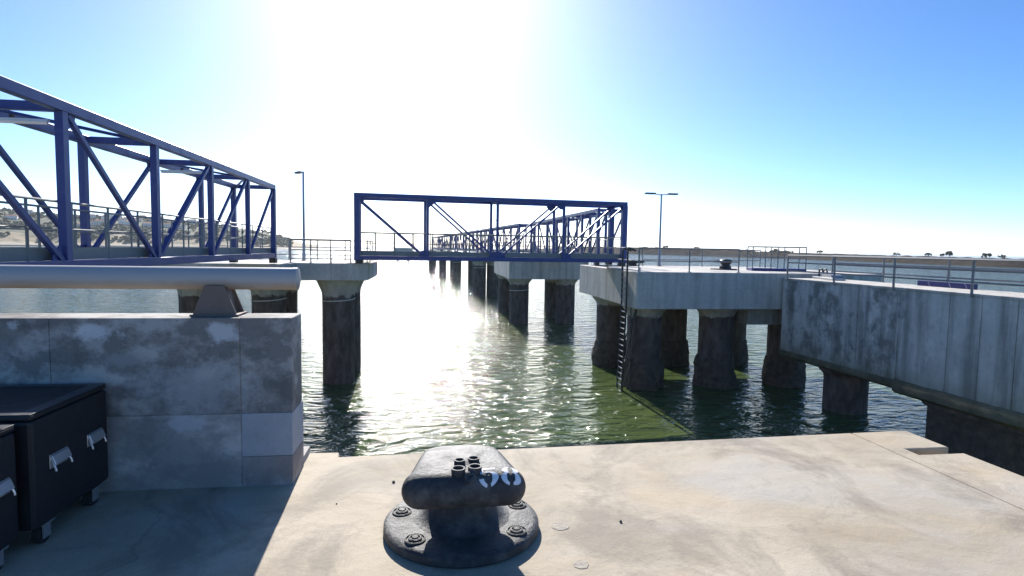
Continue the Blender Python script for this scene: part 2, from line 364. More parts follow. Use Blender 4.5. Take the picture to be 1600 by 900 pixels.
for i in range(700):
    u = rnd.uniform(3.6, 8.8); p, nr, zt = bw_axis(u)
    if noise.noise((u*4, 0, 1)) < -.1 + .35*(5.5-u if u < 5.5 else 0): continue
    s = rnd.uniform(.7, 1.5)*(1 if u < 5 else 1.5)
    blob(g, p+nr*rnd.uniform(-3, 3)+Vector((0, 0, zt+s*.35)), s, .7, rnd)
tag(g.build('breakwater_scrub', M['leaf2']), 'dark scrub growing along the breakwater', 'scrub', kind='stuff')

# ------------------------------------------------------------------ parapet wall, pipe rail and flight cases
WY = 3.91
pw = empty('parapet_wall', (-2.8, WY, 0))
tag(pw, 'weathered grey concrete parapet wall on the quay at left', 'wall')
xs = [-.905, -1.23, -2.35, -3.6, -5.6]
def panel(x1, x0, z0, z1, mat, proud, d=.32):
    return MB().box(x0+.0018+2.8, x1-.0018+2.8, -proud, d, z0, z1-.0025).build('panel', mat, pw, bevel=.003, seg=1)
for i in range(4):
    if i == 0:
        panel(xs[i], xs[i+1], -.02, .2, M['wall_pink'], .001); panel(xs[i], xs[i+1], .2, .49, M['wall_fresh'], .002)
    else: panel(xs[i], xs[i+1], -.02, .49, M['wall_low'], (0, 0, .003, 0)[i])
    panel(xs[i], xs[i+1], .49, 1.12, M['wall'], (.0, .004, .002, .001)[i], .28)
MB().box(-2.8, 1.88, .01, .60, -.02, .05).build('footing', M['wall_low'], pw)
MB().box(-2.75, 1.87, .006, .27, .0, 1.10).build('core', M['wall_low'], pw)

pr_ = empty('rail_pipe', (-2.8, WY+.17, 1.12))
tag(pr_, 'thick grey steel pipe rail on a bracket atop the parapet wall', 'pipe rail')
zc = .245
MB().tube([(-2.6, 0, zc), (1.868, 0, zc)], .075, 28, False).build('pipe', M['pipe'], pr_, smooth=True)
MB().tube([(1.866, 0, zc), (1.90, 0, zc), (1.902, 0, zc)], [.0765, .0765, .068], 28).build('end_cap', M['pipe'], pr_, smooth=True)
for bx in (1.39, -.9, -2.3):
    b_ = empty('bracket', (bx, 0, 0)); b_.parent = pr_
    for yy in (-.085, .075):
        MB().add([(x, yy+dy, z_) for dy in (0, .01) for x, z_ in ((-.135, .012), (.135, .012), (.062, .2), (-.062, .2))],
                 [(0, 1, 2, 3), (7, 6, 5, 4), (0, 4, 5, 1), (1, 5, 6, 2), (2, 6, 7, 3), (3, 7, 4, 0)]).build('side_plate', M['rust'], b_)
    MB().box(-.15, .15, -.1, .1, 0, .012).build('base_plate', M['rust'], b_)
    for sx in (-1, 1):
        MB().beam((sx*.09, 0, .012), (sx*.05, 0, .19), .15, .008).build('web_plate', M['rust'], b_)
    MB().box(-.07, .07, -.05, .05, .172, .19).build('saddle', M['rust'], b_)

def flight_case(loc, sx, sy, sz, label, handles):
    c = empty('flight_case', loc); tag(c, label, 'flight case', 'flight cases in the shade of the parapet')
    zb = .115
    MB().box(-sx, 0, 0, sy, zb, sz-.045).build('body', M['plywood'], c, bevel=.018)
    lid = MB().box(-sx+.002, -.002, .002, sy-.002, sz-.041, sz-.012).build('lid', M['plywood'], c, bevel=.008)
    for y0, y1, x0, x1 in ((.004, .06, -sx+.004, -.004), (sy-.06, sy-.004, -sx+.004, -.004), (.0605, sy-.0605, -.075, -.004), (.0605, sy-.0605, -sx+.004, -sx+.07)):
        MB().box(x0, x1, y0, y1, sz-.0118, sz-.0085).build('lid_rim', M['trim'], lid, bevel=.007)
    for hy in handles:
        h_ = empty('handle', (0, hy, sz*.585)); h_.parent = c
        MB().box(.001, .006, -.075, .075, -.035, .04).build('recess_plate', M['chrome'], h_, bevel=.003)
        for s_ in (-1, 1): MB().tube([(.002, s_*.062, .03), (.028, s_*.068, -.035), (.03, s_*.068, -.048)], .0055, 8).build('bail', M['chrome'], h_, smooth=True)
        MB().add([(x, y, z_) for y in (-.07, .07) for x, z_ in ((.007, .034), (.014, .036), (.032, -.012), (.024, -.016))], [(0, 1, 2, 3), (7, 6, 5, 4), (0, 4, 5, 1), (1, 5, 6, 2), (2, 6, 7, 3), (3, 7, 4, 0)]).build('grip', M['chrome'], h_, bevel=.003)
    for cx in (-.11, -sx+.12):
        for cy in (.12, sy-.12):
            k = empty('caster', (cx+.06, cy, 0)); k.parent = c
            MB().tube([(-.02, 0, .05), (.02, 0, .05)], .05, 20).build('wheel', M['rubber'], k, smooth=True)
            MB().box(-.032, -.024, -.028, .028, .03, .11).box(.024, .032, -.028, .028, .03, .11).box(-.045, .045, -.045, .045, .106, .1145).build('fork', M['galv'], k)
    return c
flight_case((-1.995, 3.15, 0), 1.15, .69, .73, 'black wheeled flight case nearest the parapet wall, showing two zinc handles', (.20, .535))
flight_case((-2.03, 2.36, 0), 1.15, .74, .70, 'black wheeled flight case at the very left bottom edge, nearer the camera', (.22, .60))

# ------------------------------------------------------------------ mooring bollard
BX, BY = .18, 3.2
bo = empty('mooring_bollard', (BX, BY, 0)); tag(bo, 'black cast iron mooring bollard marked 58 bolted to the quay floor', 'bollard')
MB().lathe([(.43, 0), (.44, .012), (.438, .045), (.425, .058), (.40, .064), (.30, .066), (.29, .066)], n=72).build('base_flange', M['bollard'], bo, smooth=True)
MB().lathe([(.285, .064), (.25, .072), (.222, .09), (.2, .12), (.188, .16), (.182, .22), (.182, .28), (.19, .34)], (0, .02, 0), 56).build('stem', M['bollard'], bo, smooth=True)
def hull(balls):
    bm = bmesh.new()
    for (x, y, z, r) in balls: bmesh.ops.create_icosphere(bm, subdivisions=3, radius=r, matrix=Matrix.Translation((x, y, z)))
    bmesh.ops.convex_hull(bm, input=bm.verts); 
    loose = [v for v in bm.verts if not v.link_faces]; bmesh.ops.delete(bm, geom=loose, context='VERTS')
    me = bpy.data.meshes.new('h'); bm.to_mesh(me); bm.free(); return me
bm = bmesh.new()
for hh in (hull([(-.235, -.205, .315, .098), (.235, -.205, .315, .098)]),
           hull([(-.185, .10, .35, .062), (.185, .10, .35, .062), (-.225, -.17, .335, .08), (.225, -.17, .335, .08)]),
           hull([(-.175, .16, .348, .06), (.175, .16, .348, .06), (-.11, .215, .345, .056), (.11, .215, .345, .056), (0, -.1, .35, .08)]),
           hull([(-.1, .05, .28, .1), (.1, .05, .28, .1), (0, .14, .28, .08), (0, -.08, .28, .08)])): bm.from_mesh(hh)
me = bpy.data.meshes.new('head'); bm.to_mesh(me); bm.free()
head = bpy.data.objects.new('head', me); col.objects.link(head)
md = head.modifiers.new('remesh', 'REMESH'); md.mode = 'VOXEL'; md.voxel_size = .011
md = head.modifiers.new('smooth', 'SMOOTH'); md.iterations = 10; md.factor = .5
dg = bpy.context.evaluated_depsgraph_get(); me2 = bpy.data.meshes.new_from_object(head.evaluated_get(dg))
head.modifiers.clear(); head.data = me2; me2.name = 'head'; me2.materials.clear(); me2.materials.append(M['bollard'])
for p in me2.polygons: p.use_smooth = True
head.parent = bo
bvh = BVHTree.FromPolygons([v.co for v in me2.vertices], [tuple(p.vertices) for p in me2.polygons])
def head_hit(px, py):                          # point of the head seen at a pixel, in bollard space
    o_ = CAM-Vector((BX, BY, 0)); h = bvh.ray_cast(o_, ray(px, py).normalized()); return h[0], h[1]
def head_top(x, y): h = bvh.ray_cast(Vector((x, y, 1.2)), Vector((0, 0, -1))); return h[0], h[1]
for (px, py, r, hgt) in ((716, 738, .037, .024), (742, 735, .037, .024), (718, 723, .03, .018), (740, 720, .032, .018)):
    p, nn = head_hit(px, py)
    if p is None: p = Vector((0, .1, .44))
    mb = MB(); prof_ = [(r, -.03), (r, hgt), (r*.78, hgt), (r*.74, hgt-.012), (r*.7, -.02)]
    mb.lathe(prof_, p, 22, False)
    so = mb.build('lashing_socket', M['bollard'], bo, smooth=True)
    MB().lathe([(r*.72, -.02), (r*.7, hgt-.016)], p, 18).build('socket_hole', M['rubber'], so)
p, nn = head_hit(734, 747)
if p is not None:
    q = nn.to_track_quat('Z', 'Y').to_matrix().to_4x4(); q.translation = p
    lug = MB().lathe([(.034, -.01), (.033, .012), (.026, .017), (.015, .017), (.012, .004)], n=14, jit=lambda a, z, r: .004*sin(3*a+1)).build('broken_lug', M['bollard'], bo, smooth=True); lug.matrix_local = q
# stencilled number: thick sided rings split by stencil bridges, laid on the cast surface
def ring_poly(mb, cx, cy, ax, ay, thick, thin, a0, a1, n_=26):
    vs = []
    for k in range(n_+1):
        a = a0+(a1-a0)*k/n_; w_ = thin+(thick-thin)*abs(cos(a))**1.3
        for f_ in (1, -1):
            for e in ((0, .5, 1) if f_ == 1 else ()):
                kx = 1-(w_/ax)*e; ky = 1-(w_*.9/ay)*e
                vs.append((cx+ax*kx*cos(a), cy+ay*ky*sin(a), 0))
    mb.add(vs, [(3*k+j, 3*k+3+j, 3*k+4+j, 3*k+1+j) for k in range(n_) for j in (0, 1)])
tx = MB()
g_ = .22
for cy_, ay_, ax_ in ((.72, .28, .27), (.26, .30, .32)):                      # 8
    ring_poly(tx, 1.0, cy_, ax_, ay_, .19, .06, -pi/2+g_, pi/2-g_); ring_poly(tx, 1.0, cy_, ax_, ay_, .19, .06, pi/2+g_, 3*pi/2-g_)
ring_poly(tx, .28, .32, .32, .33, .21, .07, -pi/2+g_, pi*.62); ring_poly(tx, .28, .30, .32, .31, .16, .07, pi*1.05, 3*pi/2-g_)   # 5
for k in range(8): tx.add([(.02+.06*k, .86+.0*k, 0), (.02+.06*(k+1), .86, 0), (.02+.06*(k+1), 1.0, 0), (.02+.06*k, 1.0, 0)], [(0, 1, 2, 3)])
for k in range(4): tx.add([(.02, .5+.09*k, 0), (.11, .5+.09*k, 0), (.11, .5+.09*(k+1), 0), (.02, .5+.09*(k+1), 0)], [(0, 1, 2, 3)])
a_, b_ = head_hit(750, 757)[0], head_hit(806, 750)[0]
org = Vector((.078, -.296)); nv = []
for (x, y, z_) in tx.v:
    h_, nn = head_top(org.x + x*.165, org.y + .01*x + y*.103)
    nv.append(tuple(h_ + nn*.0015) if h_ is not None else (0, 0, .3))
tx.v = nv; tx.build('painted_number', M['white'], bo)
for a in (18, -36, 166, 223, 70, 112):
    x, y = .352*cos(radians(a)), .352*sin(radians(a))
    bl = MB().lathe([(.056, .06), (.056, .071), (.048, .074), (.047, .068), (.036, .068)], (x, y, 0), 26, False).build('bolt', M['bollard'], bo, smooth=True)
    MB().lathe([(.036, .06), (.036, .077), (.03, .08), (.026, .08), (.024, .074), (.018, .074), (.016, .083), (.0, .084)], (x, y, 0), 20, False).build('nut', M['bollard'], bl, smooth=True)

# ------------------------------------------------------------------ lattice footbridges
def footbridge(label, P0, P1, W, zb, zt, np_, mat, pw_=.16, ew=.2, ch=.2, dg_=.09, ip=None, rails=True, group=None, bal=1.2, foot=.7, fall=0):
    P0, P1 = Vector(P0), Vector(P1); d = P1-P0; L = d.length
    R = empty('lattice_footbridge', (P0.x, P0.y, zb), math.atan2(d.y, d.x)); H = zt-zb
    R.rotation_euler[1] = fall
    tag(R, label, 'footbridge', group or 'blue lattice footbridges')
    ip = ip or pw_; pl = L/np_; mid = np_//2
    for s in (0, 1):
        y = s*W
        MB().box(0, L, y-.08, y+.08, H-ch, H).build('top_chord', mat, R, bevel=.012, seg=1)
        MB().box(0, L, y-.08, y+.08, 0, .2).build('bottom_chord', mat, R, bevel=.012, seg=1)
        for k in range(np_+1):
            w = ew if k in (0, np_) else ip
            x = min(max(k*pl, w/2+.003), L-w/2-.003)
            MB().box(x-w/2, x+w/2, y-w*.45, y+w*.45,   .195 if 0 < k < np_ else -.03, H-ch+.004).build('post', mat, R)
        for k in range(np_):
            x0, x1 = k*pl, (k+1)*pl
            if k < mid: a, b = (x0+.16, H-ch-.02), (x1-.13, .2)
            else: a, b = (x0+.13, .2), (x1-.16, H-ch-.02)
            MB().beam((a[0], y, a[1]), (b[0], y, b[1]), dg_, dg_).build('diagonal', mat, R)
    for s in (0, 1):
        for k in range(np_):
            for (gx, sg) in ((k*pl, 1), ((k+1)*pl, -1)):
                topn = (k < mid) == (sg == 1); z0_ = H-ch if topn else .2; dz_ = -1 if topn else 1
                MB().add([(gx+sg*a_, s*W+b_, z0_+dz_*c_) for b_ in (-.012, .012) for a_, c_ in ((.05, -.01), (.42, -.01), (.38, .1), (.2, .27), (.05, .27))],
                         [(0, 1, 2, 3, 4), (9, 8, 7, 6, 5)]+[(i_, (i_+1) % 5, 5+(i_+1) % 5, 5+i_) for i_ in range(5)]).build('gusset', mat, R)
    for k in range(np_+1):
        x = min(max(k*pl, .1), L-.1)
        MB().box(x-.07, x+.07, .1, W-.1, H-.2, H-.04).build('cross_beam', mat, R)
        MB().box(x-.07, x+.07, .1, W-.1, .02, .15).build('floor_beam', mat, R)
    for k in range(np_):
        a, b = (.12, W-.12) if k % 2 else (W-.12, .12)
        MB().beam((k*pl+.12, a, H-.12), ((k+1)*pl-.12, b, H-.12), .06, .06).build('wind_brace', mat, R)
    MB().box(.03, L-.03, .11, W-.11, .155, .19).build('deck', M['deckplate'], R)
    for s in (0, 1):
        y = .13 if s == 0 else W-.13
        MB().box(.02, L-.02, y-.006, y+.006, .2, .42).build('kick_plate', M['grey'], R)
        if rails:
            rr = MB().tube([(.02, y, 1.28), (L-.02, y, 1.28)], .024, 8).build('handrail', M['grey'], R, smooth=True)
            MB().tube([(.02, y, .78), (L-.02, y, .78)], .016, 6).build('middle_rail', M['grey'], R, smooth=True)
            nb = int(L/bal)
            for k in range(nb+1):
                x = .06+(L-.12)*k/nb
                MB().box(x-.028, x+.028, y-.012, y+.012, .19, 1.27).build('baluster', M['grey'], R)
    for x in (.22, L-.22):
        for s in (0, 1):
            MB().box(x-.16, x+.16, s*W-.13, s*W+.13, -foot, -.001).build('bearing', M['pier'] if foot > .35 else M['dark'], R)
    return R
PN = 3.7
LB = footbridge('blue lattice footbridge at left, its near end running out of the picture', (-6.7, 4.56), (-6.7, 26), 1.6, 1.05, 4.15, 6, M['blue'], foot=.22, bal=1.25, fall=.002)
CB = footbridge('blue lattice footbridge crossing the water in the middle, seen side-on', (-3.55, 27.35), (9.85, 28.5), 1.7, .92, 4.0, 4, M['blue'], ew=.27, ip=.12, pw_=.12, dg_=.085, foot=.16, bal=.85)
RB = footbridge('blue lattice footbridge leading away from behind the right concrete platform', (11.3, 33), (11.0, 54.6), 1.6, .92, 4.0, 6, M['blue'], foot=.31, bal=1.8)
# the shed base under the near end of the left bridge
tag(MB().box(-8.75, -6.25, 3.2, 5.3, .002, .825).build('bridge_abutment', M['pier'], bevel=.02), 'concrete block carrying the near end of the left footbridge', 'abutment')
dv = Vector((-.09, 1)).normalized(); sd2 = Vector((dv.y, -dv.x)); p0 = Vector((8.55, 56.4))
nth = ['second', 'third', 'fourth', 'fifth']
far_bridges = []
for i in range(4):
    a = p0 + dv*(24.3*i) + sd2*1.6
    if i == 0:
        b_ = footbridge('%s blue lattice footbridge of the row receding to the horizon, beyond the side-on one', a, a+dv*21.8, 1.6, .92, 4.0, 6, M['blue'], foot=.31, bal=2.4)
    else:
        b_ = copy_tree(far_bridges[0]); b_.location.x, b_.location.y = a.x, a.y
    b_['label'] = '%s blue lattice footbridge in the row receding to the horizon' % nth[i]
    far_bridges.append(b_)

# strip lights under the top cross beams of the left bridge
def strip_light(loc, label):
    r_ = empty('strip_light', loc); tag(r_, label, 'lamp', 'strip lights in the left footbridge')
    MB().box(-.6, .6, -.04, .04, .03, .075).build('housing', M['alu'], r_)
    MB().tube([(-.58, 0, .012), (.58, 0, .012)], .03, 10).build('tube', M['white'], r_, smooth=True)
    MB().box(-.03, .03, -.03, .03, .075, .15).build('hanger', M['dark'], r_)
for yy, lb in ((11.7, 'white strip light in the left footbridge, nearest the camera'), (18.85, 'white strip light in the left footbridge, farthest from the camera')):
    strip_light((-7.5, yy, 3.71 - (yy-11.2)*.002), lb)

# ------------------------------------------------------------------ piles, platforms
def pile(parent, x, y, r, ztop, capr=None, caph=.8, band=False, seed=0, growth=True):
    capr = capr or r*1.4; pm_ = M['pile_up'] if ztop > -.5 else M['pile']
    if caph > 0:
        MB().lathe([(r*1.02, ztop-caph), (r*1.03, ztop-caph*.75), (capr*.96, ztop-.12), (capr, ztop)], (x, y, 0), 28).build('capital', pm_, parent, smooth=True)
    zs = ztop-caph
    MB().lathe([(r, -7), (r, zs+.02)], (x, y, 0), 28).build('pile', pm_, parent, smooth=True)
    if growth:
        def jt(a, z, rr): return .13*noise.noise((cos(a)*2+seed*5, sin(a)*2, z*1.6)) + .07*noise.noise((cos(a)*6, sin(a)*6+seed, z*5))
        zz = [(-7, .12), (-5.4, .16), (-5.0, .17), (-4.6, .17), (-4.2, .14), (-3.9, .10), (-3.65, .03), (-3.5, -.12)]
        pf = []
        for (za, ra), (zb_, rb) in zip(zz, zz[1:]):
            for q in range(3): f_ = q/3; pf.append((r+ra+(rb-ra)*f_, za+(zb_-za)*f_))
        MB().lathe(pf, (x, y, 0), 44, True, jt).build('growth', M['growth'], parent, smooth=True)
    if band:
        MB().tube([(x+(r+.015)*cos(k*pi/18), y+(r+.015)*sin(k*pi/18), ztop-.95-.1*abs(sin(k*pi/36))) for k in range(37)], .026, 6, False).build('band', M['rope'], parent, smooth=True)
def railing(name_label, pts, z, h=1.08, sp=1.6, mids=(.55,), mat='railsteel', r=.032, drop=0, foot=True, catgroup='steel railings on the piers'):
    o = Vector((pts[0][0], pts[0][1], z)); R = empty('railing', o); tag(R, name_label, 'railing', catgroup)
    P = [Vector((p[0]-o.x, p[1]-o.y, 0)) for p in pts]
    for hh in (h,)+tuple(mids):
        MB().tube([p+Vector((0, 0, hh)) for p in P], r if hh == h else r*.8, 8).build('top_rail' if hh == h else 'middle_rail', M[mat], R, smooth=True)
    for a, b in zip(P, P[1:]):
        n_ = max(1, round((b-a).length/sp))
        for k in range(n_+1):
            if k == 0 and a != P[0]: continue
            p = a.lerp(b, k/n_)
            po = MB().tube([p+Vector((0, 0, -drop)), p+Vector((0, 0, h))], r*1.05, 8).build('post', M[mat], R, smooth=True)
            if foot: MB().box(p.x-.07, p.x+.07, p.y-.06, p.y+.06, -drop, -drop+.02).build('foot_plate', M[mat], po)
    return R

# left platform
lp = empty('pier_platform', (-7.4, 29.8, WZ)); tag(lp, 'left concrete pier platform standing on round piles between two blue footbridges', 'pier platform', 'concrete pier platforms')
def absolute(root):                                # parts built in world coordinates under a moved parent
    # shift them back by the parent's place
    for ch in root.children: ch.location = ch.location - root.location
MB().prism([(-12.3, 25.5), (-6.3, 25.5), (-6.3, 27.5), (-2.95, 27.5), (-2.95, 32.6), (-12.3, 32.6)], -.05, .75).build('slab', M['pier'], lp, bevel=.03)
MB().box(-3.9, -2.99, 27.56, 29.3, .751, .77).build('bearing_pad', M['pier'], lp)
for i, (x, y) in enumerate(((-4.5, 28.95), (-7.75, 28.95), (-11.0, 28.95), (-4.5, 31.4), (-7.75, 31.4), (-11., 31.4))):
    pile(lp, x, y, .76, -.052, 1.05, .85, i < 2, i, False)
absolute(lp)
railing('steel railing on the left pier platform between the two bridges', [(-6.45, 27.75), (-3.75, 27.75)], .75, sp=.9, mids=(.2, .6))
railing('steel railing along the far edge of the left pier platform', [(-12, 32.4), (-3.2, 32.4), (-3.2, 29.6)], .75, sp=1.6, mids=(.3, .7))

# right platform
rp = empty('pier_platform', (14.5, 30, WZ)); tag(rp, 'large concrete pier platform with a ladder, right of the middle footbridge', 'pier platform', 'concrete pier platforms')
MB().box(9.2, 21.5, 25.0, 35.2, -1.1, .6).build('slab', M['pier'], rp, bevel=.03)
for i, (x, y) in enumerate(((10.35, 26.9), (14.1, 26.9), (17.85, 26.9), (10.35, 32.2), (14.1, 32.2), (17.85, 32.2))):
    pile(rp, x, y, .84, -1.102, 1.12, .5, False, i+10)
MB().box(15.0, 21, 25.6, 28.2, -1.9, -1.103).build('cross_head', M['cap'], rp)
absolute(rp)
railing('steel railing along the front of the right pier platform beside the lamp', [(9.35, 29.9), (9.35, 25.2), (14.2, 25.2)], .6, sp=2.4, mids=(.5,))
railing('steel railing along the far edge of the right pier platform', [(13.2, 35.0), (21.2, 35.0)], .6, sp=4, mids=(.4, .75))

# ladder on the right platform
ld = empty('access_ladder', (9.12, 26.3, 0)); tag(ld, 'steel ladder running down the right platform side into the water', 'ladder')
lx, ly0, ly1 = -.05, -.34, .34
for y in (ly0, ly1):
    MB().tube([(.35, y, 1.55), (-.02, y, 1.66), (lx, y, 1.5), (lx, y, -1.2), (lx-.12, y, -5.6)], .045, 8).build('stile', M['dark'], ld, smooth=True)
for k in range(23):
    z_ = .55-.27*k; xx = lx if z_ > -1.2 else lx-.12*(-1.2-z_)/4.4
    MB().tube([(xx, ly0, z_), (xx, ly1, z_)], .034, 6).build('rung', M['railsteel'], ld, smooth=True)
for (a, b) in (((.22, -.24, -1.1), (.2, -.5, -5.6)), ((.5, -.24, -1.1), (.3, -.3, -3.6)), ((lx-.1, -.2, -4.8), (.45, -.3, -1.1)), ((lx, -.22, -2.7), (.5, -.24, -1.15)), ((lx-.06, -.24, -3.5), (.3, -.3, -3.6)), ((lx-.12, -.2, -5.4), (.3, -.3, -3.6))):
    MB().tube([a, b], .03, 6).build('stay', M['dark'], ld, smooth=True)

# lamps
def lamp(x, y, z, H, heads, label, rz=0):
    R = empty('street_lamp', (x, y, z), rz); tag(R, label, 'street lamp', 'lamp posts on the piers')
    MB().lathe([(.16, 0), (.16, .03), (.1, .04), (.1, .35), (.075, .4), (.05, H-.1), (.05, H)], n=14).build('pole', M['galv'], R, smooth=True)
    for s in heads:
        MB().tube([(0, 0, H-.06), (s*.55, 0, H)], .03, 8).build('arm', M['galv'], R, smooth=True)
        hd = MB().box(min(s*.4, s*1.05), max(s*.4, s*1.05), -.13, .13, H-.03, H+.06).build('lamp_head', M['dark'], R, bevel=.02)
        MB().box(min(s*.5, s*1.0), max(s*.5, s*1.0), -.1, .1, H-.045, H-.031).build('lens', M['lens'], hd)
p = on_y(475, 405, 31.3); pt = on_y(473, 268, 31.3); lamp(p.x, 31.3, .75, pt.z-.75, (-1,), 'single headed lamp post on the left pier platform', radians(-60))
p = on_y(1030, 410, 34.2); pt = on_y(1031, 303, 34.2); lamp(p.x, 34.2, .6, pt.z-.6, (-1, 1), 'double headed lamp post on the right pier platform')

# platforms of the receding row
def small_platform(x0, x1, y0, y1, piles, label, r=.8, zs=-.15, parent_label=None):
    R = empty('pier_platform', ((x0+x1)/2, (y0+y1)/2, WZ)); tag(R, label, 'pier platform', 'concrete pier platforms')
    MB().box(x0, x1, y0, y1, zs, .6).build('slab', M['pier'], R, bevel=.03)
    for i, (x, y) in enumerate(piles): pile(R, x, y, r, zs-.002, r*1.35, .5, i == 0, i, False)
    absolute(R); return R
small_platform(6.6, 13.6, 49, 61.2, [(7.7, 50.4), (11.9, 50.4), (7.7, 59.2), (11.9, 55), (12.6, 59.2)], 'grey concrete pier platform seen under the middle footbridge, beside the larger one', .85, -1.1)
small_platform(5.5, 9.6, 76.5, 82.3, [(6.55, 78.2), (8.5, 78.2), (6.55, 81), (8.5, 81)], 'third concrete pier platform of the receding row, counted from the ladder')
small_platform(3.2, 8.6, 100.8, 107, [(4.5, 104.3), (7.4, 104.3), (4.6, 106), (7.4, 106)], 'fourth concrete pier platform of the receding row, counted from the ladder')
small_platform(1.0, 6.2, 125, 131.5, [(2.4, 128), (4.8, 128), (2.4, 130.5)], 'fifth concrete pier platform of the receding row, counted from the ladder')
small_platform(-1.5, 4.5, 149, 156, [(0, 152), (3, 152)], 'sixth concrete pier platform of the receding row, farthest from the ladder')
lamp(8.1, 80, .6, 4.75, (1,), 'small distant lamp post on the receding row of platforms')
# lonely dolphins far out
def dolphin(x, y, w, label):
    R = small_platform(x-w/2, x+w/2, y, y+8, [(x-w*.3, y+2), (x+w*.3, y+2), (x-w*.3, y+6), (x+w*.3, y+6)], label, 1.0, -1.6)
    railing('faint railing on top of the far dolphin at %s' % label.split(',')[1].strip(), [(x-w/2+.3, y+.3), (x+w/2-.3, y+.3), (x+w/2-.3, y+7.5)], .6, h=3.2, sp=2.4, mids=(1.6,), r=.06)
p = on_z(630, 404, WZ); dolphin(p.x, p.y, 9.5, 'far mooring dolphin alone in the glitter, left of the receding row')
p = on_z(683, 416, WZ); dolphin(p.x+.3, p.y, 5.2, 'far mooring dolphin, at the end of the receding row')

# ------------------------------------------------------------------ causeway on the right
CX, CW, CY0, CY1, CZ = 16.25, 2.4, -8.0, 24.84, .4
cw = empty('causeway', (CX+1.2, 10, WZ)); tag(cw, 'stained concrete causeway with panelled side wall leading to the right platform', 'causeway')
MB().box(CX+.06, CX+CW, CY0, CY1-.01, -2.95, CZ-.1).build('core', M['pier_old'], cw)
MB().box(CX-.02, CX+CW+.02, CY0, CY1, CZ-.098, CZ).build('deck', M['pier'], cw, bevel=.015)
ys = [24.835, 24.1]
while ys[-1] > CY0+1.2: ys.append(ys[-1]-(1.06 if ys[-1] < 18.4 else 1.9 if abs(ys[-1]-24.1) > .1 else 1.88))
ys.append(CY0); rnd = random.Random(11)
for a, b in zip(ys, ys[1:]):
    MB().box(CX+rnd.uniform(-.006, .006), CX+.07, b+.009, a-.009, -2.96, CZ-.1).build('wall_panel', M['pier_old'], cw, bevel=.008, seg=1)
def ledge(y0, y1, x0, z0, z1):
    g_ = MB(); n_ = int((y1-y0)/.35); vs = []
    for k in range(n_+1):
        y = y0+(y1-y0)*k/n_; j = .02*noise.noise((y*1.3, x0, 0)) + .018*noise.noise((y*5, x0, 0))
        vs += [(x0+.25, y, z1+.02), (x0+.03+j*.4, y, z1+.02+j), (x0-.05+j, y, z1-.12+j), (x0-.03+j, y, z0+.1), (x0+.1, y, z0), (x0+2.3, y, z0)]
    g_.add(vs, [(k*6+i, (k+1)*6+i, (k+1)*6+i+1, k*6+i+1) for k in range(n_) for i in range(5)] + [tuple(range(6)), tuple(range(n_*6, n_*6+6))])
    return g_.build('base_ledge', M['ledge'], cw, smooth=True)
ledge(18.45, CY1-.01, CX, -3.3, -2.93); ledge(CY0, 18.44, CX-.06, -3.42, -2.93)
for i, y in enumerate((22.0,)):
    pile(cw, CX+1.15, y, .85, -3.28, 1.1, .4, False, 30+i, False)
MB().prism([(CX+.35, CY0), (CX+2.1, CY0), (CX+2.1, 17.4), (CX+.35, 17.4)], -7, -3.6).build('abutment_wall', M['growth'], cw)
MB().add([(x, y, z_) for x in (CX+.3, CX+2.15) for y, z_ in ((CY0, -3.62), (17.45, -3.62), (17.9, -3.3), (CY0, -3.3))], [(0, 1, 2, 3), (7, 6, 5, 4), (0, 4, 5, 1), (1, 5, 6, 2), (2, 6, 7, 3), (3, 7, 4, 0)]).build('haunch', M['pile'], cw)
absolute(cw)
CA = radians(3.2); PV = Vector((CX, CY1, 0)); cwl = cw.location.copy()      # the causeway runs a few degrees askew to the quay
def askew(x, y): q = PV + Matrix.Rotation(CA, 3, 'Z') @ (Vector((x, y, 0))-PV); return (q.x, q.y)
cw.location.x, cw.location.y = askew(cwl.x, cwl.y); cw.rotation_euler.z = CA
railing('steel railing along the near side of the causeway', [askew(CX-.05, 24.5), askew(CX-.05, -7.5)], CZ, h=1.05, sp=2.9, mids=(.35, .72), r=.038, drop=.12, foot=False)
railing('steel railing along the far side of the causeway', [askew(CX+CW-.1, 24.5), askew(CX+CW-.1, -7.5)], CZ, h=1.05, sp=2.9, mids=(.35, .72), r=.038)

# small gangway between platform and causeway
gw = empty('gangway', (16.6, 28.4, .6), radians(-14)); tag(gw, 'short navy gangway with tall railings where platform meets causeway', 'gangway')
MB().box(0, 2.7, -.5, .5, .0, .14).build('deck', M['blue2'], gw)
for y in (-.46, .46):
    MB().tube([(0.02, y, 1.25), (2.68, y, 1.25)], .03, 8).build('handrail', M['grey'], gw, smooth=True)
    MB().tube([(0.02, y, .7), (2.68, y, .7)], .02, 8).build('middle_rail', M['grey'], gw, smooth=True)
    for x in (.03, .95, 1.6, 2.67): MB().tube([(x, y, .14), (x, y, 1.25)], .026, 8).build('post', M['grey'], gw, smooth=True)
# navy beam behind the far railing of the causeway
a, b = on_x(1445, 449, CX+CW-.35), on_x(1528, 455, CX+CW-.35)
nb = empty('navy_beam', (*askew(CX+CW-.35, (a.y+b.y)/2+.4), CZ), CA); tag(nb, 'navy blue beam with pale slashes lying on the causeway deck', 'beam')
hl = abs(a.y-b.y)/2+.05
MB().box(-.09, .09, -hl, hl, .0, .2).build('box_section', M['blue2'], nb, bevel=.01)
for k in (-.8, -.25, .5): MB().add([(-.092, hl*k+dy+.09*dz, .02+.16*dz) for dz in (0, 1) for dy in (0, .02)], [(0, 1, 3, 2)]).build('slash', M['slash'], nb)
